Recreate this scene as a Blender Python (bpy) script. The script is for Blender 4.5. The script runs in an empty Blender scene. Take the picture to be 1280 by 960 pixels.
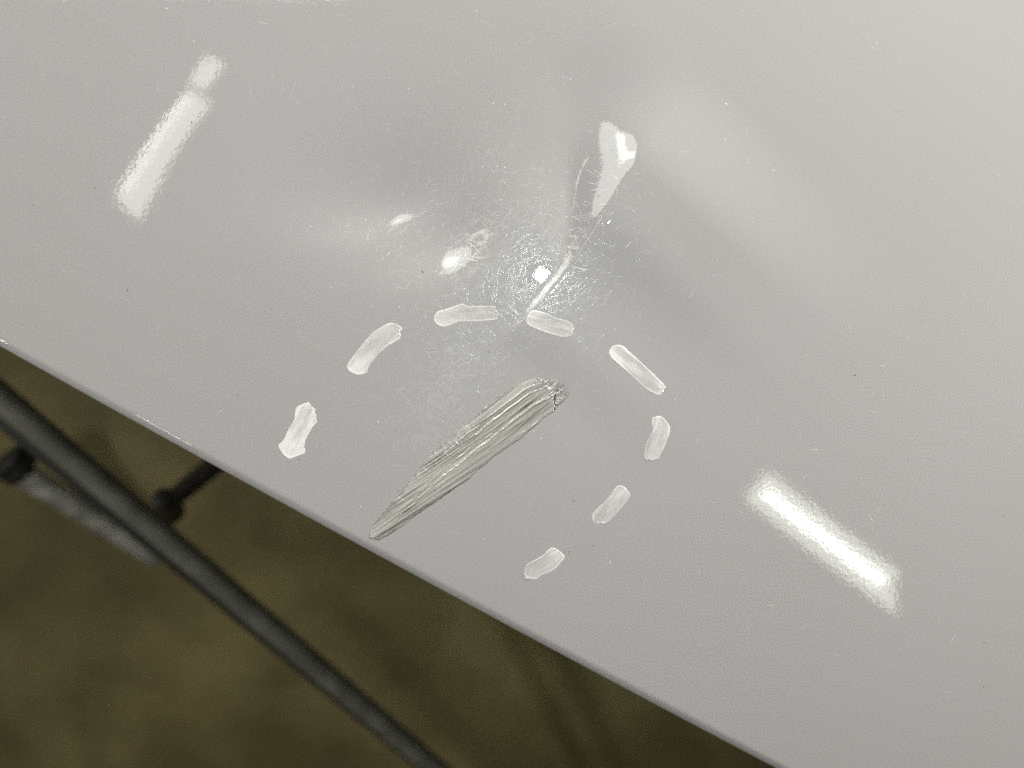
import bpy, math, random
import numpy as np
from mathutils import Vector, Matrix, Euler

random.seed(4)
rng = np.random.default_rng(11)
S = bpy.context.scene
COL = S.collection

# ------------------------------------------------------------------ camera
F = 1005.0                                  # focal length in photo pixels (photo 1280 wide)
CAM = Vector((0.0, 0.0, 0.262))
cd = bpy.data.cameras.new('camera')
cam = bpy.data.objects.new('camera', cd)
COL.objects.link(cam)
cam.location = CAM
cam.rotation_euler = Euler((math.radians(-7.6), math.radians(1.5), 0))
cd.sensor_width = 36.0
cd.lens = F / 1280 * 36
cd.clip_start = 0.005
cd.clip_end = 60
cd.dof.use_dof = True
cd.dof.focus_distance = 0.266
cd.dof.aperture_fstop = 6.3
S.camera = cam

# ------------------------------------------------------------------ world and exposure
W = bpy.data.worlds.new('World')
S.world = W
W.use_nodes = True
W.node_tree.nodes['Background'].inputs[0].default_value = (1.0, 0.985, 0.955, 1)
W.node_tree.nodes['Background'].inputs[1].default_value = 0.05
S.view_settings.view_transform = 'Standard'
S.view_settings.look = 'None'
S.view_settings.exposure = 0
S.view_settings.gamma = 1
S.view_settings.use_curve_mapping = False
S.cycles.use_adaptive_sampling = False
S.cycles.use_denoising = False             # keeps the hairline glints crisp, with a little sensor-like grain
S.cycles.sample_clamp_indirect = 4.0

# ------------------------------------------------------------------ added fill lights, out of view, shaping the panel's brightness
def area(name, loc, aim, sx, sy, power, color):
    l = bpy.data.lights.new(name, 'AREA')
    l.shape = 'RECTANGLE'; l.size = sx; l.size_y = sy
    l.energy = power; l.color = color
    o = bpy.data.objects.new(name, l); COL.objects.link(o)
    o.location = loc
    o.rotation_euler = (Vector(aim) - Vector(loc)).to_track_quat('-Z', 'Y').to_euler()
    return o
area('soft_fill_light', (0.56, 0.52, 0.29), (0.10, 0.08, 0), 0.25, 0.25, 8.6, (1.0, 0.97, 0.915))
area('side_fill_light', (-0.94, -0.20, 0.40), (-0.1, -0.02, 0), 0.25, 0.12, 4.3, (1.0, 0.965, 0.91))
area('far_fill_light', (-0.22, 0.72, 0.34), (0, 0.05, 0), 0.3, 0.15, 1.9, (1.0, 0.975, 0.93))
area('low_fill_light', (0.80, -0.18, 0.36), (0.1, -0.05, 0), 0.2, 0.15, 1.8, (1.0, 0.975, 0.93))
# the small white torch beside the lens
tl = bpy.data.lights.new('torch', 'AREA'); tl.shape = 'DISK'; tl.size = 0.0100
tl.energy = 0.062; tl.color = (0.86, 0.92, 1.0)
to = bpy.data.objects.new('torch', tl); COL.objects.link(to)
to.location = (0.007, 0.002, 0.264)

R_C = Matrix(cam.rotation_euler.to_matrix())
def ray(px, py):
    d = R_C @ Vector(((px - 640) / F, (480 - py) / F, -1))
    return d.normalized()

# ------------------------------------------------------------------ the panel's shape
RC = 2.2                                   # gentle crown
def sstep(t):
    t = np.clip(t, 0, 1); return t * t * (3 - 2 * t)
def flat(px, py, z=0.0):
    d = ray(px, py); k = (z - CAM.z) / d.z
    return CAM + d * k
def P2(px, py):
    p = flat(px, py); return np.array([p.x, p.y])
MM = 0.262 / F                              # metres per photo pixel at the panel

C0, C1 = P2(664, 394), P2(848, 178)         # the crease
CDIR = (C1 - C0); CLEN = np.linalg.norm(CDIR); CDIR = CDIR / CLEN
CPER = np.array([-CDIR[1], CDIR[0]])        # to its left
# crease: slope profile table f(s), s in units of local width
sg = np.linspace(-1, 14, 3001)
prof = sstep(sg / 1.0) * (1 - sstep((sg - 2.0) / 1.6)) * (1 - 0.07 * np.exp(-((sg - 1.45) / 0.22) ** 2))
PI_ = np.concatenate([[0], np.cumsum((prof[1:] + prof[:-1]) / 2 * (sg[1] - sg[0]))])
PI_ = PI_ - PI_[-1]
PMID = -float(np.interp(1.6, sg, PI_))
dimples = []                                # (centre px, angle deg, sigma along px, sigma across px, slope x, slope y)
def H(x, y):
    x = np.asarray(x, float); y = np.asarray(y, float)
    h = -(x * x + y * y) / (2 * RC)
    dx, dy = x - C0[0], y - C0[1]
    t = (dx * CDIR[0] + dy * CDIR[1]) / CLEN
    s = dx * CPER[0] + dy * CPER[1]
    w = (4.2 + 40 * sstep((t - 0.20) / 0.74)) * MM
    amp = np.interp(t, TT, AMPT) * (0.94 + 0.06 * sstep(t / 0.45) + MIDK * np.exp(-((t - 0.52) / 0.13) ** 2)) * sstep((t + 0.24) / 0.29) * (1 - sstep((t - 0.80) / 0.5)) 
    h = h + CREASE * amp * w * (np.interp(s / w, sg, PI_, left=PI_[0], right=PI_[-1]) + PMID * (1 - 4.2 * MM / w)) * np.exp(-(s / (np.where(s < 0, 210, 150) * MM)) ** 2)
    for (cx, cy, su, sv, gx, gy) in dimples:
        c = P2(cx, cy); gl = math.hypot(gx, gy)
        ddx, ddy = x - c[0], y - c[1]
        u = (ddx * gx + ddy * gy) / gl / (su * MM); v = (-ddx * gy + ddy * gx) / gl / (sv * MM)
        h = h + gl * su * MM * (np.tanh(u) - 1) * np.exp(-(v / (1 + 0.24 * np.clip(-u, 0, 20))) ** 2) * np.where(u < 0, np.exp(-(u / 5.5) ** 2), 1)
    return h
CREASE = 1.0; MIDK = 0.20
def surf(px, py, off=0.0):
    p = flat(px, py)
    for _ in range(4):
        p = flat(px, py, float(H(p.x, p.y)) + off)
    return p

def mirror_hit(px, py, z):
    p = flat(px, py)
    n = Vector((p.x / RC, p.y / RC, 1)).normalized()
    d = ray(px, py); r = d - 2 * d.dot(n) * n
    k = (z - p.z) / r.z
    return p + r * k
LZ = 2.2
TIP = 1.0

def slope_to(px, py, target):
    """surface slope at a point of the panel that mirrors the lamp at target"""
    p = flat(px, py); n = ((target - p).normalized() - ray(px, py)).normalized()
    return -n.x / n.z + p.x / RC, -n.y / n.z + p.y / RC
TOPY = -125                                  # the far strip lamp, mirrored just beyond the upper frame edge
TOPSTRIPS = [((-70, -125), (450, -125), 170)]
TT = np.linspace(-0.1, 1.2, 14); AMPT = []
for t_ in TT:
    a_ = (664 + 184 * t_ - 8, 394 - 216 * t_ - 6)
    k_ = (a_[1] - TOPY) / 0.598
    g_ = slope_to(a_[0], a_[1], mirror_hit(a_[0] - 0.80 * k_, TOPY, LZ))
    AMPT.append(g_[0] * CPER[0] + g_[1] * CPER[1])
for (cx, cy, su, sv, tx, k) in (
        (572, 323, 26, 58, 300, 0.96),
        (482, 281, 20, 62, 320, 1.10),
        ):
    gx, gy = slope_to(cx, cy, mirror_hit(tx, TOPY, LZ))
    dimples.append((cx, cy, su, sv, gx * k, gy * k))

# ------------------------------------------------------------------ noise and mesh helpers
def vnoise(x, y, seed=0):
    r = np.random.default_rng(seed).random((256, 256))
    xi = np.floor(x).astype(int); yi = np.floor(y).astype(int)
    fx = x - xi; fy = y - yi
    fx = fx * fx * (3 - 2 * fx); fy = fy * fy * (3 - 2 * fy)
    a = r[xi & 255, yi & 255]; b = r[(xi + 1) & 255, yi & 255]
    c = r[xi & 255, (yi + 1) & 255]; d = r[(xi + 1) & 255, (yi + 1) & 255]
    return (a * (1 - fx) + b * fx) * (1 - fy) + (c * (1 - fx) + d * fx) * fy - 0.5
def fbm(x, y, seed=0, octv=4, gain=0.5):
    s = 0; a = 1.0
    for k in range(octv):
        s = s + a * vnoise(x * 2 ** k + 13.7 * k, y * 2 ** k + 5.3 * k, seed + k); a *= gain
    return s
def mesh_np(name, V, Fq, mat, parent=None, smooth=True):
    me = bpy.data.meshes.new(name)
    V = np.ascontiguousarray(V, dtype=np.float32); Fq = np.ascontiguousarray(Fq, dtype=np.int32)
    n = Fq.shape[1]
    me.vertices.add(len(V)); me.vertices.foreach_set('co', V.ravel())
    me.loops.add(Fq.size); me.loops.foreach_set('vertex_index', Fq.ravel())
    me.polygons.add(len(Fq)); me.polygons.foreach_set('loop_start', np.arange(len(Fq), dtype=np.int32) * n)
    me.polygons.foreach_set('use_smooth', np.full(len(Fq), smooth))
    me.update(calc_edges=True); me.validate()
    me.materials.append(mat)
    o = bpy.data.objects.new(name, me); COL.objects.link(o)
    if parent: o.parent = parent
    return o
def grid_faces(nu, nv, base=0):
    i, j = np.meshgrid(np.arange(nu - 1), np.arange(nv - 1), indexing='ij')
    a = (i * nv + j).ravel() + base
    return np.stack([a, a + nv, a + nv + 1, a + 1], 1)
def tag(o, label=None, cat=None, group=None, kind=None):
    for k, v in (('label', label), ('category', cat), ('group', group), ('kind', kind)):
        if v: o[k] = v
    return o
def empty(name, loc):
    o = bpy.data.objects.new(name, None); COL.objects.link(o); o.location = loc
    o.empty_display_size = 0.02
    return o
def attr(o, name, vals):
    a = o.data.attributes.new(name, 'FLOAT', 'POINT')
    a.data.foreach_set('value', np.ascontiguousarray(vals, dtype=np.float32))

# ------------------------------------------------------------------ materials
def new_mat(name):
    m = bpy.data.materials.new(name); m.use_nodes = True
    nt = m.node_tree; b = nt.nodes['Principled BSDF']
    return m, nt, b
def N(nt, t, **kw):
    n = nt.nodes.new(t)
    for k, v in kw.items():
        if k.startswith('i_'): n.inputs[k[2:].replace('_', ' ')].default_value = v
        else: setattr(n, k, v)
    return n
def L(nt, a, b): nt.links.new(a, b)
def noise_ramp(nt, scale, c0, c1, p0=0.35, p1=0.65, detail=4, coord=None):
    n = N(nt, 'ShaderNodeTexNoise'); n.inputs['Scale'].default_value = scale; n.inputs['Detail'].default_value = detail
    if coord is not None: L(nt, coord, n.inputs['Vector'])
    r = N(nt, 'ShaderNodeValToRGB')
    r.color_ramp.elements[0].position = p0; r.color_ramp.elements[1].position = p1
    r.color_ramp.elements[0].color = (*c0, 1); r.color_ramp.elements[1].color = (*c1, 1)
    L(nt, n.outputs['Fac'], r.inputs['Fac'])
    return r, n

def paint_material():
    m, nt, b = new_mat('gloss_paint')
    tc = N(nt, 'ShaderNodeTexCoord')
    r, _ = noise_ramp(nt, 9, (0.396, 0.391, 0.384), (0.409, 0.406, 0.402), 0.3, 0.7, 3, tc.outputs['Object'])
    L(nt, r.outputs['Color'], b.inputs['Base Color'])
    b.inputs['Roughness'].default_value = 0.035
    b.inputs['IOR'].default_value = 1.52
    n1 = N(nt, 'ShaderNodeTexNoise'); n1.inputs['Scale'].default_value = 620; n1.inputs['Detail'].default_value = 2
    n2 = N(nt, 'ShaderNodeTexNoise'); n2.inputs['Scale'].default_value = 1700; n2.inputs['Detail'].default_value = 1
    for n in (n1, n2): L(nt, tc.outputs['Object'], n.inputs['Vector'])
    ad = N(nt, 'ShaderNodeMath', operation='MULTIPLY_ADD'); ad.inputs[1].default_value = 0.12
    L(nt, n2.outputs['Fac'], ad.inputs[0]); L(nt, n1.outputs['Fac'], ad.inputs[2])
    bp = N(nt, 'ShaderNodeBump'); bp.inputs['Strength'].default_value = 1.0; bp.inputs['Distance'].default_value = 0.000009
    L(nt, ad.outputs[0], bp.inputs['Height']); L(nt, bp.outputs['Normal'], b.inputs['Normal'])
    # hazy, finely scuffed zones
    r2, _ = noise_ramp(nt, 30, (0.02,) * 3, (0.04,) * 3, 0.4, 0.7, 5, tc.outputs['Object'])
    L(nt, r2.outputs['Color'], b.inputs['Roughness'])
    return m
M_PAINT = paint_material()

def simple(name, col, rough, spec=0.5, metal=0.0):
    m, nt, b = new_mat(name)
    b.inputs['Base Color'].default_value = (*col, 1); b.inputs['Roughness'].default_value = rough
    b.inputs['Metallic'].default_value = metal
    b.inputs['Specular IOR Level'].default_value = spec
    return m, nt, b

def mark_material():
    m, nt, b = new_mat('white_wax')
    tc = N(nt, 'ShaderNodeTexCoord')
    b.inputs['Base Color'].default_value = (0.86, 0.86, 0.84, 1)
    b.inputs['Roughness'].default_value = 0.35
    n = N(nt, 'ShaderNodeTexNoise'); n.inputs['Scale'].default_value = 1500; n.inputs['Detail'].default_value = 3
    L(nt, tc.outputs['Object'], n.inputs['Vector'])
    bp = N(nt, 'ShaderNodeBump'); bp.inputs['Strength'].default_value = 0.5; bp.inputs['Distance'].default_value = 0.00008
    L(nt, n.outputs['Fac'], bp.inputs['Height']); L(nt, bp.outputs['Normal'], b.inputs['Normal'])
    tr = N(nt, 'ShaderNodeBsdfTransparent')
    at = N(nt, 'ShaderNodeAttribute', attribute_name='cover')
    mx = N(nt, 'ShaderNodeMixShader')
    L(nt, at.outputs['Fac'], mx.inputs[0]); L(nt, tr.outputs[0], mx.inputs[1]); L(nt, b.outputs[0], mx.inputs[2])
    L(nt, mx.outputs[0], nt.nodes['Material Output'].inputs['Surface'])
    return m
M_MARK = mark_material()

def smear_material():
    m, nt, b = new_mat('scraped_filler')
    at = N(nt, 'ShaderNodeAttribute', attribute_name='tone')
    r = N(nt, 'ShaderNodeValToRGB'); e = r.color_ramp.elements
    e[0].position = 0.0; e[0].color = (0.06, 0.055, 0.04, 1)
    e[1].position = 1.0; e[1].color = (0.58, 0.575, 0.52, 1)
    for p, c in ((0.25, (0.31, 0.306, 0.275)), (0.5, (0.42, 0.415, 0.38)), (0.75, (0.54, 0.535, 0.50))):
        k = e.new(p); k.color = (*c, 1)
    L(nt, at.outputs['Fac'], r.inputs['Fac']); L(nt, r.outputs['Color'], b.inputs['Base Color'])
    tr = N(nt, 'ShaderNodeBsdfTransparent'); ac = N(nt, 'ShaderNodeAttribute', attribute_name='cover'); mx = N(nt, 'ShaderNodeMixShader')
    L(nt, ac.outputs['Fac'], mx.inputs[0]); L(nt, tr.outputs[0], mx.inputs[1]); L(nt, b.outputs[0], mx.inputs[2])
    L(nt, mx.outputs[0], nt.nodes['Material Output'].inputs['Surface'])
    b.inputs['Roughness'].default_value = 0.17
    b.inputs['IOR'].default_value = 2.1
    return m
M_SMEAR = smear_material()

# ------------------------------------------------------------------ the floor
def floor_mat():
    m, nt, b = new_mat('stained_concrete')
    tc = N(nt, 'ShaderNodeTexCoord')
    r1, _ = noise_ramp(nt, 7, (0.095, 0.076, 0.022), (0.170, 0.144, 0.056), 0.36, 0.66, 6, tc.outputs['Object'])
    r2, _ = noise_ramp(nt, 2.2, (0.7, 0.68, 0.62), (1.1, 1.1, 1.1), 0.35, 0.6, 4, tc.outputs['Object'])
    mx = N(nt, 'ShaderNodeMix', data_type='RGBA', blend_type='MULTIPLY'); mx.inputs[0].default_value = 1
    L(nt, r1.outputs['Color'], mx.inputs[6]); L(nt, r2.outputs['Color'], mx.inputs[7])
    L(nt, mx.outputs[2], b.inputs['Base Color'])
    b.inputs['Roughness'].default_value = 0.75
    n = N(nt, 'ShaderNodeTexNoise'); n.inputs['Scale'].default_value = 90; n.inputs['Detail'].default_value = 5
    L(nt, tc.outputs['Object'], n.inputs['Vector'])
    bp = N(nt, 'ShaderNodeBump'); bp.inputs['Distance'].default_value = 0.002
    L(nt, n.outputs['Fac'], bp.inputs['Height']); L(nt, bp.outputs['Normal'], b.inputs['Normal'])
    return m
FZ = -0.72
g = np.linspace(-4, 4, 81); X, Y = np.meshgrid(g, g, indexing='ij')
Z = FZ + 0.003 * fbm(X * 3, Y * 3, 5)
fl = mesh_np('floor', np.stack([X.ravel(), Y.ravel(), Z.ravel()], 1), grid_faces(81, 81), floor_mat())
tag(fl, kind='structure')

# ------------------------------------------------------------------ the panel
panel = empty('glossy_panel', (0, 0, 0))
tag(panel, 'glossy pale grey painted panel with a creased dent and a rounded lower edge', 'panel')
E0, E1 = P2(0, 428), P2(975, 960)
ED = (E1 - E0); EL = np.linalg.norm(ED); ED = ED / EL
EN = np.array([-ED[1], ED[0]])              # inward, up and right
EDGE_OFF = -0.0058
ER = 0.0046
def vedge(u):
    k = u / EL
    return EDGE_OFF + 0.0011 * 4 * k * (1 - k)
def build_panel():
    us = np.concatenate([np.linspace(-0.85, -0.03, 44, endpoint=False), np.arange(-0.03, 0.385, 0.00060), np.linspace(0.385, 1.2, 44)])
    ph = np.radians(np.linspace(-80, 90, 36))
    pv = ER - ER * np.cos(ph) ; pz = -ER + ER * np.sin(ph)
    lipv = np.array([0.030, 0.026, 0.018]); lipz = np.array([-0.0150, -0.0140, -0.0134])
    vs = np.concatenate([np.arange(ER + 0.0006, 0.305, 0.00060), np.linspace(0.306, 1.25, 48)])
    V_ = np.concatenate([lipv, pv, vs]); Z_ = np.concatenate([lipz, pz, np.zeros(len(vs))])
    # soft roll before the tight radius
    roll = 0.0 * np.exp(-np.clip(V_ - ER, 0, None) / 0.004)
    Z_ = Z_ - np.where(V_ >= ER, roll, 0.0) + 0
    U, VV = np.meshgrid(us, V_, indexing='ij'); ZZ = np.broadcast_to(Z_, U.shape)
    ve = vedge(U)
    x = E0[0] + U * ED[0] + (VV + ve) * EN[0]
    y = E0[1] + U * ED[1] + (VV + ve) * EN[1]
    z = ZZ + H(x, y)
    return mesh_np('painted_sheet', np.stack([x.ravel(), y.ravel(), z.ravel()], 1), grid_faces(len(us), len(V_)), M_PAINT, panel)
sheet = build_panel()

# ------------------------------------------------------------------ fine scratches (real rounded hairlines)
def polyline_ribbons(paths, widths, heights, name, mat, parent, z0=0.000004):
    Vs = []; Fs = []; base = 0
    for P, w, h in zip(paths, widths, heights):
        n = len(P)
        T = np.gradient(P, axis=0); T /= np.linalg.norm(T, axis=1)[:, None] + 1e-12
        Q = np.stack([-T[:, 1], T[:, 0]], 1)
        tap = np.sin(np.linspace(0.12, math.pi - 0.12, n)) ** 0.5
        rows = []
        for k, hh in ((-1, 0), (0, 1), (1, 0)):
            p = P + Q * (k * w / 2 * tap)[:, None]
            z = H(p[:, 0], p[:, 1]) + z0 + hh * h * tap
            rows.append(np.stack([p[:, 0], p[:, 1], z], 1))
        Vs.append(np.stack(rows, 1).reshape(-1, 3))
        Fs.append(grid_faces(n, 3, base)); base += n * 3
    return mesh_np(name, np.concatenate(Vs), np.concatenate(Fs), mat, parent)
M_SCR, _, _ = simple('bright_scratch', (0.50, 0.50, 0.49), 0.18)
M_SCR.node_tree.nodes['Principled BSDF'].inputs['IOR'].default_value = 1.9
paths = []; ws = []; hs = []
def scratch(c, ang, ln, curv, w, h):
    n = 6
    t = np.linspace(-0.5, 0.5, n) * ln
    a = ang + curv * t
    P = np.stack([c[0] + np.cumsum(np.cos(a)) * ln / n - np.cos(ang) * ln / 2, c[1] + np.cumsum(np.sin(a)) * ln / n - np.sin(ang) * ln / 2], 1)
    paths.append(P); ws.append(w); hs.append(h)
for i in range(2900):
    # swirls cluster in the rubbed zone round the dent
    q_ = random.random()
    if q_ < 0.36:
        px = random.gauss(662, 48); py = random.gauss(342, 44)
    elif q_ < 0.74:
        px = random.gauss(610, 100); py = random.gauss(325, 95)
    elif q_ < 0.93:
        k_ = random.random(); px = random.gauss(590 - 60 * k_, 22); py = random.gauss(430 + 110 * k_, 22)
    else:
        px = random.uniform(60, 1240); py = random.uniform(20, 900)
    if 428 + px * 0.56 - 30 < py or math.hypot(px - 672, py - 343) < 15: continue
    c = P2(px, py)
    w = random.uniform(0.00010, 0.00022)
    scratch(c, random.uniform(0, math.pi), random.uniform(0.0020, 0.0060), random.gauss(0, 4), w, w * random.uniform(0.025, 0.10))
scr = polyline_ribbons(paths, ws, hs, 'hairline_scratches', M_SCR, panel)
tag(scr, kind='stuff')

# dust specks on the paint
def blobs(n, name, mat, zone, rmin, rmax, seed):
    r_ = random.Random(seed); Vs = []; Fs = []; base = 0
    for i in range(n):
        px, py = zone(r_)
        if 428 + px * 0.56 - 12 < py: continue
        c = P2(px, py); r = rmin + (rmax - rmin) * r_.random() ** 3
        el = r_.uniform(1, 2.4); a0 = r_.uniform(0, math.pi)
        k = 7; ang = np.linspace(0, 2 * math.pi, k, endpoint=False)
        rr = r * np.array([r_.uniform(0.6, 1.25) for _ in range(k)])
        lx = np.cos(ang) * rr * el; ly = np.sin(ang) * rr
        x = c[0] + lx * math.cos(a0) - ly * math.sin(a0); y = c[1] + lx * math.sin(a0) + ly * math.cos(a0)
        zt = float(H(c[0], c[1]))
        ring = np.stack([x, y, H(x, y) + 1e-6], 1)
        top = np.array([[c[0], c[1], zt + r * 0.7]])
        Vs.append(np.concatenate([ring, top]))
        Fs.append(np.array([[base + j, base + (j + 1) % k, base + k] for j in range(k)])); base += k + 1
    o = mesh_np(name, np.concatenate(Vs), np.concatenate(Fs), mat, panel)
    tag(o, kind='stuff'); return o
M_DUST, _, _ = simple('pale_dust', (0.80, 0.80, 0.78), 0.4)
M_GRIT, _, _ = simple('dark_grit', (0.20, 0.19, 0.17), 0.6)
def zone1(r): return (r.gauss(620, 170), r.gauss(330, 170)) if r.random() < 0.72 else (r.uniform(0, 1280), r.uniform(0, 940))
blobs(300, 'dust_specks', M_DUST, zone1, 0.00003, 0.00020, 3)
blobs(90, 'grit_specks', M_GRIT, lambda r: (r.uniform(0, 1280), r.uniform(0, 940)), 0.00005, 0.00030, 8)

# ------------------------------------------------------------------ the ridged scrape
def scrape():
    topl = [(84,880),(100,835),(128,790),(160,755),(200,712),(240,670),(290,600),(340,530),(385,480),(440,430),(500,390),(540,338),(600,305),(650,250),(720,190),(800,135),(880,97),(935,87),(990,88),(1050,108),(1078,135),(1092,165)]
    botl = [(84,882),(100,893),(140,900),(180,880),(240,840),(320,780),(400,725),(480,670),(580,600),(640,545),(700,495),(760,450),(830,405),(900,350),(960,290),(1012,258),(1030,232),(1060,205),(1080,190),(1092,168)]
    A = np.array([84., 881.]); B = np.array([1092., 166.]); D = B - A; LL = np.linalg.norm(D); D /= LL
    Q = np.array([D[1], -D[0]])             # towards the top-left edge (image y down)
    def res(pl):
        p = np.array(pl, float) - A
        u = p @ D / LL; v = p @ Q
        o = np.argsort(u); return u[o], v[o]
    ut, vt = res(topl); ub, vb = res(botl)
    nu, nv = 760, 130
    us = np.linspace(0, 1, nu); ws_ = np.linspace(0, 1, nv)
    T = np.interp(us, ut, vt); Bm = np.interp(us, ub, vb)
    T = T + 5.5 * fbm(us * 60, us * 0 + 3, 21, 4, 0.7) * (np.clip(1.2 - abs(us - 0.35) * 2, 0.3, 1) + 2.5 * sstep((us - 0.90) / 0.06)) * (1 - sstep((us - 0.97) / 0.03))
    Bm = Bm + (2.5 + 9 * sstep((us - 0.92) / 0.05) * (1 - sstep((us - 0.97) / 0.03))) * fbm(us * 45, us * 0 + 9, 31, 4, 0.6)
    U, Wd = np.meshgrid(us, ws_, indexing='ij')
    Vv = Bm[:, None] + (T - Bm)[:, None] * Wd
    px = (A[0] + U * LL * D[0] + Vv * Q[0]) / 4 + 440
    py = (A[1] + U * LL * D[1] + Vv * Q[1]) / 4 + 450
    # fibres follow the drag direction: coordinates across, slightly bent near the wide end
    a = Vv + 26 * np.sin(U * 2.6) + 5 * vnoise(U * 5, Vv * 0.01, 4)
    # ridges
    def ridge(v0, w, amp, u0=0.0, u1=1.0, bend=0.0):
        c = v0 + bend * (U - 0.5) + 7 * vnoise(U * 6 + v0, U * 0 + 1.5, 17)
        env = sstep((U - u0) / 0.08) * (1 - sstep((U - u1) / 0.08 + 1))
        return amp * np.exp(-((Vv - c) / w) ** 2) * env
    edge = np.minimum(Wd, 1 - Wd) * np.abs(T - Bm)[:, None]
    h = 0.10 * sstep(edge / 14)
    wide = (T - Bm)[:, None]
    fib = fbm(a / 11.0, U * 6, 40, 5, 0.62)
    fib2 = fbm(a / 3.6, U * 14, 60, 3, 0.6)
    h = h + 0.15 * fib + 0.075 * fib2
    mid = (0.5 * (T + Bm))[:, None]
    rel = (Vv - mid)
    def rr(off, w, amp, u0, u1, k=0.0):
        c = off + k * (U - 0.6) * 100 + 5 * vnoise(U * 7 + off, U * 0 + 2.5, 18)
        env = sstep((U - u0) / 0.07) * (1 - sstep((U - (u1 - 0.07)) / 0.07))
        return amp * np.exp(-((rel - c) / w) ** 2) * env
    h = h + rr(-22, 5.5, 0.36, 0.30, 0.97, -0.12) + rr(4, 5, 0.16, 0.10, 0.60) + rr(38, 5, 0.26, 0.52, 0.95, -0.2) \
          + rr(66, 4.5, 0.26, 0.40, 0.93, -0.05) - rr(52, 8, 0.16, 0.55, 0.9) - rr(12, 9, 0.12, 0.45, 0.9) + rr(-16, 5, 0.18, 0.04, 0.35, 0.0)
    # transverse bite marks on the upper-left flank
    bite = np.clip(vnoise(U * 130, Wd * 10, 71), 0, 1) * sstep((Wd - 0.62) / 0.2) * sstep((U - 0.2) / 0.08) * (1 - sstep((U - 0.55) / 0.15))
    h = h + 0.35 * bite
    # crumbled far end
    end = sstep((U - 0.90) / 0.05)
    h = h + end * 0.40 * fbm(U * 60, Vv / 22, 80, 4, 0.6)
    # little flap and cracks
    crack1 = np.exp(-((U - 0.338 - 0.00035 * rel + 0.006 * vnoise(Vv / 6, U * 0, 5)) / 0.0022) ** 2) * (rel < 12) * sstep((Wd - 0.04) / 0.05)
    crack2 = np.exp(-((U - 0.948 - 0.0006 * (rel + 30) + 0.012 * vnoise(Vv / 9, U * 0, 6)) / 0.0036) ** 2) * (Wd < 0.46)
    crack3 = np.exp(-((U - 0.915 - 0.0014 * (rel - 40) + 0.012 * vnoise(Vv / 9, U * 0, 7)) / 0.0030) ** 2) * (Wd > 0.58)
    crack4 = np.exp(-((rel + 6 - 6 * vnoise(U * 25, U * 0, 8)) / 2.0) ** 2) * sstep((U - 0.15) / 0.02) * (1 - sstep((U - 0.27) / 0.05))
    flap = sstep((0.215 - U - 0.0004 * rel) / 0.004) * sstep((Wd - 0.70) / 0.05) * sstep((U - 0.155) / 0.02)
    h = h - 0.12 * crack1 - 0.5 * crack2 - 0.2 * crack3 - 0.2 * crack4 + 0.22 * flap
    h = np.clip(h + 0.18, 0.02, None) * sstep(edge / 5.0 + 0.04) * 0.00082
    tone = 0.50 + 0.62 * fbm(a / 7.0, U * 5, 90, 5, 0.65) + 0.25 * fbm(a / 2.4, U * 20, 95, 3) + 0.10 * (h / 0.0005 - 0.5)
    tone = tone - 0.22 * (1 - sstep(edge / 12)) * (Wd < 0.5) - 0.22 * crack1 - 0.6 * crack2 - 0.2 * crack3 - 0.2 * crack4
    tone = np.clip(tone, 0, 1)
    p0 = np.array([flat(0, 0)[:2]])
    # project pixel grid on the panel
    d = np.stack([(px - 640) / F, (480 - py) / F, -np.ones_like(px)], -1) @ np.array(R_C).T
    x = CAM.x + d[..., 0] * (-CAM.z / d[..., 2]); y = CAM.y + d[..., 1] * (-CAM.z / d[..., 2])
    for _ in range(3):
        k = (H(x, y) - CAM.z) / d[..., 2]
        x = CAM.x + d[..., 0] * k; y = CAM.y + d[..., 1] * k
    z = H(x, y) + h
    o = mesh_np('scrape_scar', np.stack([x.ravel(), y.ravel(), z.ravel()], 1), grid_faces(nu, nv)[:, ::-1], M_SMEAR)
    attr(o, 'tone', tone.ravel())
    film = np.clip(sstep((edge + 5 * fbm(U * 70, Vv / 9, 33, 3)) / 7.0) * (1 - 0.85 * sstep((U - 0.955 + 0.05 * vnoise(Vv / 8, U * 40, 36)) / 0.04)), 0.0, 1)
    attr(o, 'cover', film.ravel())
    return o
sc_ = scrape()
tag(sc_, 'long olive grey ridged scrape tapering towards the rim, ringed by white dashes', 'scrape')

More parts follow.
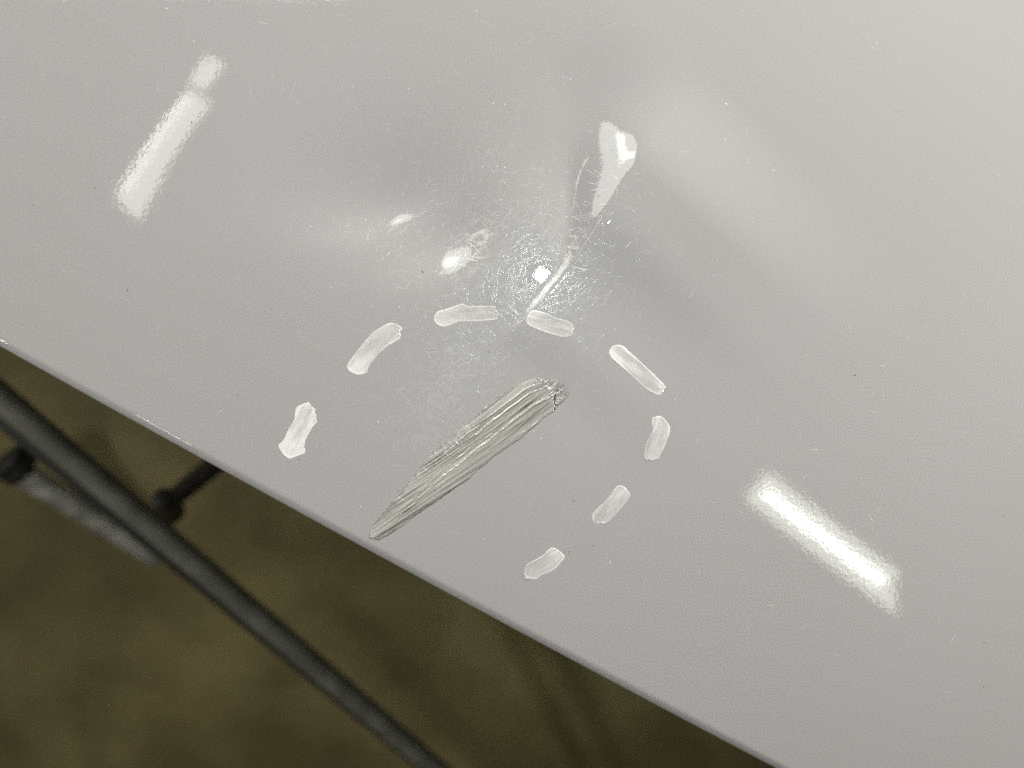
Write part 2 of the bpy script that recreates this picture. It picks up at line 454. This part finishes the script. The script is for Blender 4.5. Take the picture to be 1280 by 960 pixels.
# ------------------------------------------------------------------ the eight white dashes
MARKS = [
 ((340,490), 9.6, [(430,120),(300,180),(275,260),(270,320),(200,440),(140,570),(78,630),(80,670),(105,710),(140,760),(215,805),(300,775),(390,740),(398,690),(390,650),(410,570),(480,440),(535,370),(538,330),(520,230),(500,180),(455,150)],
  (480,180), 1.0, 'chalky white dash nearest the rim on the left, blocky with a frayed upper tip', 1),
 ((430,390), 10.667, [(610,145),(560,160),(480,210),(380,275),(290,370),(200,480),(110,600),(45,700),(55,780),(110,815),(190,845),(270,825),(305,810),(340,720),(400,640),(490,540),(600,450),(700,390),(765,335),(755,270),(775,215),(740,180),(700,155)],
  (770,260), 0.7, 'broad curved white dash left of the bright glare, bending up to the right', 2),
 ((530,370), 12.8, [(590,120),(480,160),(350,205),(230,240),(175,290),(150,360),(180,430),(230,475),(310,498),(400,480),(480,450),(560,415),(660,415),(800,415),(950,410),(1080,400),(1150,390),(1185,330),(1200,290),(1180,220),(1120,160),(1000,155),(800,155),(700,155),(640,130)],
  (1190,280), 0.45, 'near horizontal white dash with a bent left end, just below the torch glare', 3),
 ((600,360), 4.0, [(262,110),(240,130),(230,165),(245,190),(300,215),(370,238),(420,248),(462,235),(472,200),(462,180),(435,162),(390,150),(330,125),(290,112)],
  (470,210), 0.5, 'short white dash at the foot of the bright crease line', 4),
 ((600,360), 4.0, [(690,283),(660,292),(645,320),(655,350),(700,390),(760,445),(820,500),(860,525),(890,538),(915,525),(928,490),(905,465),(860,420),(800,365),(750,320),(720,292)],
  (915,510), 0.62, 'long straight white dash slanting down to the right with a crumbly lower tip', 5),
 ((600,360), 4.0, [(890,640),(862,650),(857,680),(862,710),(845,745),(825,790),(818,850),(840,860),(870,862),(890,855),(910,820),(935,770),(950,720),(948,690),(930,660),(910,643)],
  (850,865), 0.42, 'bean shaped thin white dash furthest right in the ring', 6),
 ((600,560), 4.923, [(860,230),(835,240),(800,290),(760,335),(710,380),(690,410),(692,450),(715,465),(750,467),(785,460),(830,415),(880,360),(920,305),(925,285),(905,255),(885,235)],
  (720,470), 0.42, 'short slanting white dash with pale rim, between the bean shaped dash and the lowest dash', 7),
 ((600,560), 4.923, [(445,612),(420,625),(390,655),(340,685),(295,710),(275,740),(275,800),(320,808),(350,810),(380,785),(430,765),(465,745),(500,705),(522,675),(510,650),(480,625)],
  (290,810), 0.5, 'lowest white dash in the ring, short and plump, nearest the rim on the right', 8),
]
def smooth_poly(P, n=220):
    P = np.array(P, float); m = len(P); out = []
    per = max(4, n // m)
    for i in range(m):
        p0, p1, p2, p3 = P[i - 1], P[i], P[(i + 1) % m], P[(i + 2) % m]
        for k in range(per):
            t = k / per
            out.append(0.5 * ((2 * p1) + (-p0 + p2) * t + (2 * p0 - 5 * p1 + 4 * p2 - p3) * t * t + (-p0 + 3 * p1 - 3 * p2 + p3) * t ** 3))
    return np.array(out)
def poly_dist(poly, x, y):
    inside = np.zeros(x.shape, bool); dmin = np.full(x.shape, 1e9)
    n = len(poly)
    for i in range(n):
        x1, y1 = poly[i]; x2, y2 = poly[(i + 1) % n]
        c = ((y1 > y) != (y2 > y)) & (x < (x2 - x1) * (y - y1) / (y2 - y1 + 1e-12) + x1)
        inside ^= c
        dx, dy = x2 - x1, y2 - y1
        t = np.clip(((x - x1) * dx + (y - y1) * dy) / (dx * dx + dy * dy + 1e-12), 0, 1)
        dmin = np.minimum(dmin, np.hypot(x - x1 - t * dx, y - y1 - t * dy))
    return np.where(inside, dmin, -dmin)
for (off, scl, pts, tip, dens, label, seed) in MARKS:
    P = np.array(pts, float) / scl + np.array(off)
    tipf = np.array(tip) / scl + np.array(off)
    P = smooth_poly(P)
    W3 = [surf(a, b) for a, b in P]
    poly = np.array([[v.x, v.y] for v in W3]) / MM          # in panel pixels
    tp = surf(*tipf); tpx = np.array([tp.x, tp.y]) / MM
    x0, y0 = poly.min(0) - 2; x1, y1 = poly.max(0) + 2
    st = 0.42
    gx = np.arange(x0, x1, st); gy = np.arange(y0, y1, st)
    X, Y = np.meshgrid(gx, gy, indexing='ij')
    D = poly_dist(poly, X, Y)
    rt = np.hypot(X - tpx[0], Y - tpx[1])
    near = np.exp(-(rt / 9.0) ** 2)
    D = D + 1.0 * fbm(X / 2.6, Y / 2.6, seed * 7, 3) * (0.35 + 2.4 * near)
    # stroke direction
    c = poly.mean(0); cov = np.cov((poly - c).T); ev, evec = np.linalg.eigh(cov); dirv = evec[:, 1]
    along = (X - c[0]) * dirv[0] + (Y - c[1]) * dirv[1]; across = -(X - c[0]) * dirv[1] + (Y - c[1]) * dirv[0]
    streak = fbm(along / 22, across / 4.2, seed * 11, 3)
    rim = np.exp(-((D - 1.3) / 1.1) ** 2)
    lump = np.clip(fbm(X / 2.4, Y / 2.4, seed * 5 + 2, 3), 0, 1) * near
    h = (0.055 * sstep(D / 1.6) + 0.055 * rim + 0.05 * streak * sstep(D / 4) + 0.45 * lump * sstep(D / 1.5))
    h = np.clip(h, 0.012, None) * 0.001
    heel = sstep((rt / max(rt[D > 0].max(), 1) - 0.45) / 0.5)
    cov_ = dens * 0.62 + 0.26 + 0.22 * rim + 0.38 * streak + 0.20 * (heel - 0.4) + 0.5 * lump + 0.12 * fbm(X / 9, Y / 9, seed + 60, 3)
    cov_ = np.clip(cov_, 0.16, 0.97)
    keep = D > 0
    wx = X * MM; wy = Y * MM
    Zz = H(wx, wy) + 0.00001 + h * sstep(D / 0.9 + 0.05)
    F_ = grid_faces(len(gx), len(gy))
    kf = keep.ravel()[F_].all(1); F_ = F_[kf]
    used = np.unique(F_); rem = -np.ones(X.size, int); rem[used] = np.arange(len(used))
    V_ = np.stack([wx.ravel(), wy.ravel(), Zz.ravel()], 1)[used]
    o = mesh_np('white_dash', V_, rem[F_], M_MARK)
    attr(o, 'cover', cov_.ravel()[used])
    tag(o, label, 'white mark', 'white dashes ringed round the scrape')

# ------------------------------------------------------------------ the metal stand below
def tube(name, a, b, r0, r1, mat, parent, n=28, cap=0.15):
    a = Vector(a); b = Vector(b); d = (b - a); ln = d.length; q = d.to_track_quat('Z', 'Y')
    prof = [(0, 0), (r0 * 0.8, 0), (r0 * 0.96, r0 * cap * 0.4), (r0, r0 * cap)]
    prof += [(r0 + (r1 - r0) * k / 12, ln * k / 12) for k in range(1, 12)]
    prof += [(r1, ln - r1 * cap), (r1 * 0.96, ln - r1 * cap * 0.4), (r1 * 0.8, ln), (0, ln)]
    V = []
    for (r, z) in prof:
        for k in range(n + 1):
            t = 2 * math.pi * k / n
            V.append(q @ Vector((r * math.cos(t), r * math.sin(t), z)) + a)
    return mesh_np(name, np.array(V), grid_faces(len(prof), n + 1)[:, ::-1], mat, parent)
def metal_mat(name, c0, c1, rough, scale=40):
    m, nt, b = new_mat(name)
    tc = N(nt, 'ShaderNodeTexCoord')
    r, _ = noise_ramp(nt, scale, c0, c1, 0.4, 0.65, 5, tc.outputs['Object'])
    L(nt, r.outputs['Color'], b.inputs['Base Color']); b.inputs['Roughness'].default_value = rough
    return m
M_BAR = metal_mat('worn_grey_steel', (0.085, 0.085, 0.068), (0.125, 0.125, 0.102), 0.7)
M_FOOT = metal_mat('scuffed_pale_steel', (0.13, 0.13, 0.11), (0.34, 0.34, 0.30), 0.4, 25)
M_BLACK, _, _ = simple('black_rubber_and_shade', (0.012, 0.012, 0.010), 0.6)
def at(px, py, z): return flat(px, py, z)
M_DARK, _, _ = simple('grimy_steel', (0.018, 0.015, 0.009), 0.7)
stand = empty('metal_stand', at(300, 750, FZ))
tag(stand, 'dark grey tubular metal stand blurred on the floor below the panel', 'stand')
def ch(name, *a, **k):
    o = tube(name, *a, stand, **k); o.matrix_parent_inverse = Matrix.Translation(-stand.location); return o
bar = ch('long_tube', at(-130, 385, -0.34), at(664, 1062, -0.56), 0.0112, 0.0102, M_BAR)
shade_tube = ch('bar_shade', at(-140, 400, -0.35), at(664, 1068, -0.60), 0.0100, 0.0070, M_BLACK)  # black tube standing in for the shade on the long tube's lower-left side
foot = ch('foot_tube', at(26, 590, -0.62), at(200, 700, -0.685), 0.014, 0.011, M_FOOT)
cap = ch('end_cap', at(6, 574, -0.612), at(30, 590, -0.625), 0.021, 0.021, M_BLACK, cap=0.4)
cl = ch('cross_tube', at(206, 632, -0.56), at(330, 530, -0.66), 0.010, 0.014, M_DARK)
kn = ch('clamp_knob', at(204, 622, -0.47), at(214, 640, -0.54), 0.010, 0.014, M_BLACK, cap=0.4)

# ------------------------------------------------------------------ strip lamps under the ceiling (mirrored in the paint)
def emis(name, col, s):
    m = bpy.data.materials.new(name); m.use_nodes = True; nt = m.node_tree
    nt.nodes.remove(nt.nodes['Principled BSDF'])
    e = N(nt, 'ShaderNodeEmission'); e.inputs[0].default_value = (*col, 1); e.inputs[1].default_value = s
    L(nt, e.outputs[0], nt.nodes['Material Output'].inputs[0]); return m
M_TUBE = emis('lit_tube', (1.0, 1.0, 0.90), 26)
M_DIFF = emis('lit_diffuser', (0.97, 1.0, 0.86), 6.5)
M_CASE, _, _ = simple('white_lamp_case', (0.7, 0.7, 0.68), 0.5)
def box(name, x0, x1, y0, y1, z0, z1, mat, parent):
    V = [(x, y, z) for x in (x0, x1) for y in (y0, y1) for z in (z0, z1)]
    Fq = [(0, 1, 3, 2), (4, 6, 7, 5), (0, 4, 5, 1), (2, 3, 7, 6), (0, 2, 6, 4), (1, 5, 7, 3)]
    return mesh_np(name, np.array(V), np.array(Fq), mat, parent, smooth=False)
def strip_lamp(pa, pb, wpx, tube_off, label, dif=M_DIFF, tb=M_TUBE, tubew=0.3):
    a = mirror_hit(*pa, LZ); b = mirror_hit(*pb, LZ)
    mid = (a + b) / 2; d = b - a; ln = d.length
    side = mirror_hit(pa[0] + 10, pa[1], LZ); sc = (side - a).length / 10
    w = wpx * sc
    root = empty('strip_lamp', mid); root.rotation_euler = (0, 0, math.atan2(d.y, d.x))
    tag(root, label, 'lamp', 'strip lamps mirrored in the panel')
    box('lamp_case', -ln / 2 - 0.02, ln / 2 + 0.02, -w / 2 - 0.01, w / 2 + 0.01, 0.0, 0.06, M_CASE, root)
    box('diffuser', -ln / 2, ln / 2, -w / 2, w / 2, -0.02, -0.002, dif, root)
    if tb:
        o = w * tube_off
        box('lit_tube', -ln / 2 + 0.03, ln / 2 - 0.05, o - w * tubew / 2, o + w * tubew / 2, -0.035, -0.022, tb, root)
    return root
strip_lamp((255, 128), (160, 258), 38, -0.26, 'strip lamp above the left of the panel, its longer section', tb=emis('dim_tube', (1, 1, 0.90), 10))
strip_lamp((270, 78), (250, 112), 24, 0, 'short strip lamp section above the upper left of the panel', tb=None)
right_lamp = strip_lamp((950, 612), (1112, 735), 46, 0.02, 'strip lamp above the right of the panel')
_a = mirror_hit(950, 612, LZ); _b = mirror_hit(1112, 735, LZ); _l = (_b - _a).length; _w = 46 * (mirror_hit(960, 612, LZ) - _a).length / 10
_V = [(_l / 2, -_w / 2 * TIP, z) for z in (-0.02, -0.004)] + [(_l / 2, _w / 2 * TIP * 0.5, z) for z in (-0.02, -0.004)] + [(_l / 2 + _w * 0.85, -_w / 2 * TIP, z) for z in (-0.02, -0.004)]
mesh_np('diffuser_tip', np.array(_V), np.array([(0, 2, 4), (1, 5, 3)]), M_DIFF, right_lamp, smooth=False)
strip_lamp(*TOPSTRIPS[0], 0.0, 'wide strip lamp above the far side of the panel', dif=emis('far_diffuser', (1, 1, 0.95), 5.6), tb=emis('far_tube', (1, 1, 0.93), 13), tubew=0.3)
# the low lamp on the left whose thin glint runs along the rounded rim
_n = Vector((-EN[0] * math.sin(math.radians(12)), -EN[1] * math.sin(math.radians(12)), math.cos(math.radians(12))))
_p = flat(158, 503); _d = ray(158, 503); _r = _d - 2 * _d.dot(_n) * _n
_c = _p + _r * 1.6
low = empty('strip_lamp', _c); low.rotation_euler = (0, 0, math.atan2(ED[1], ED[0]))
tag(low, 'small low strip lamp beyond the rim on the left', 'lamp', 'strip lamps mirrored in the panel')
box('lamp_case', -0.09, 0.09, -0.03, 0.03, 0.0, 0.05, M_CASE, low)
box('diffuser', -0.075, 0.075, -0.02, 0.02, -0.03, -0.002, emis('low_diffuser', (1, 1, 0.95), 28), low)
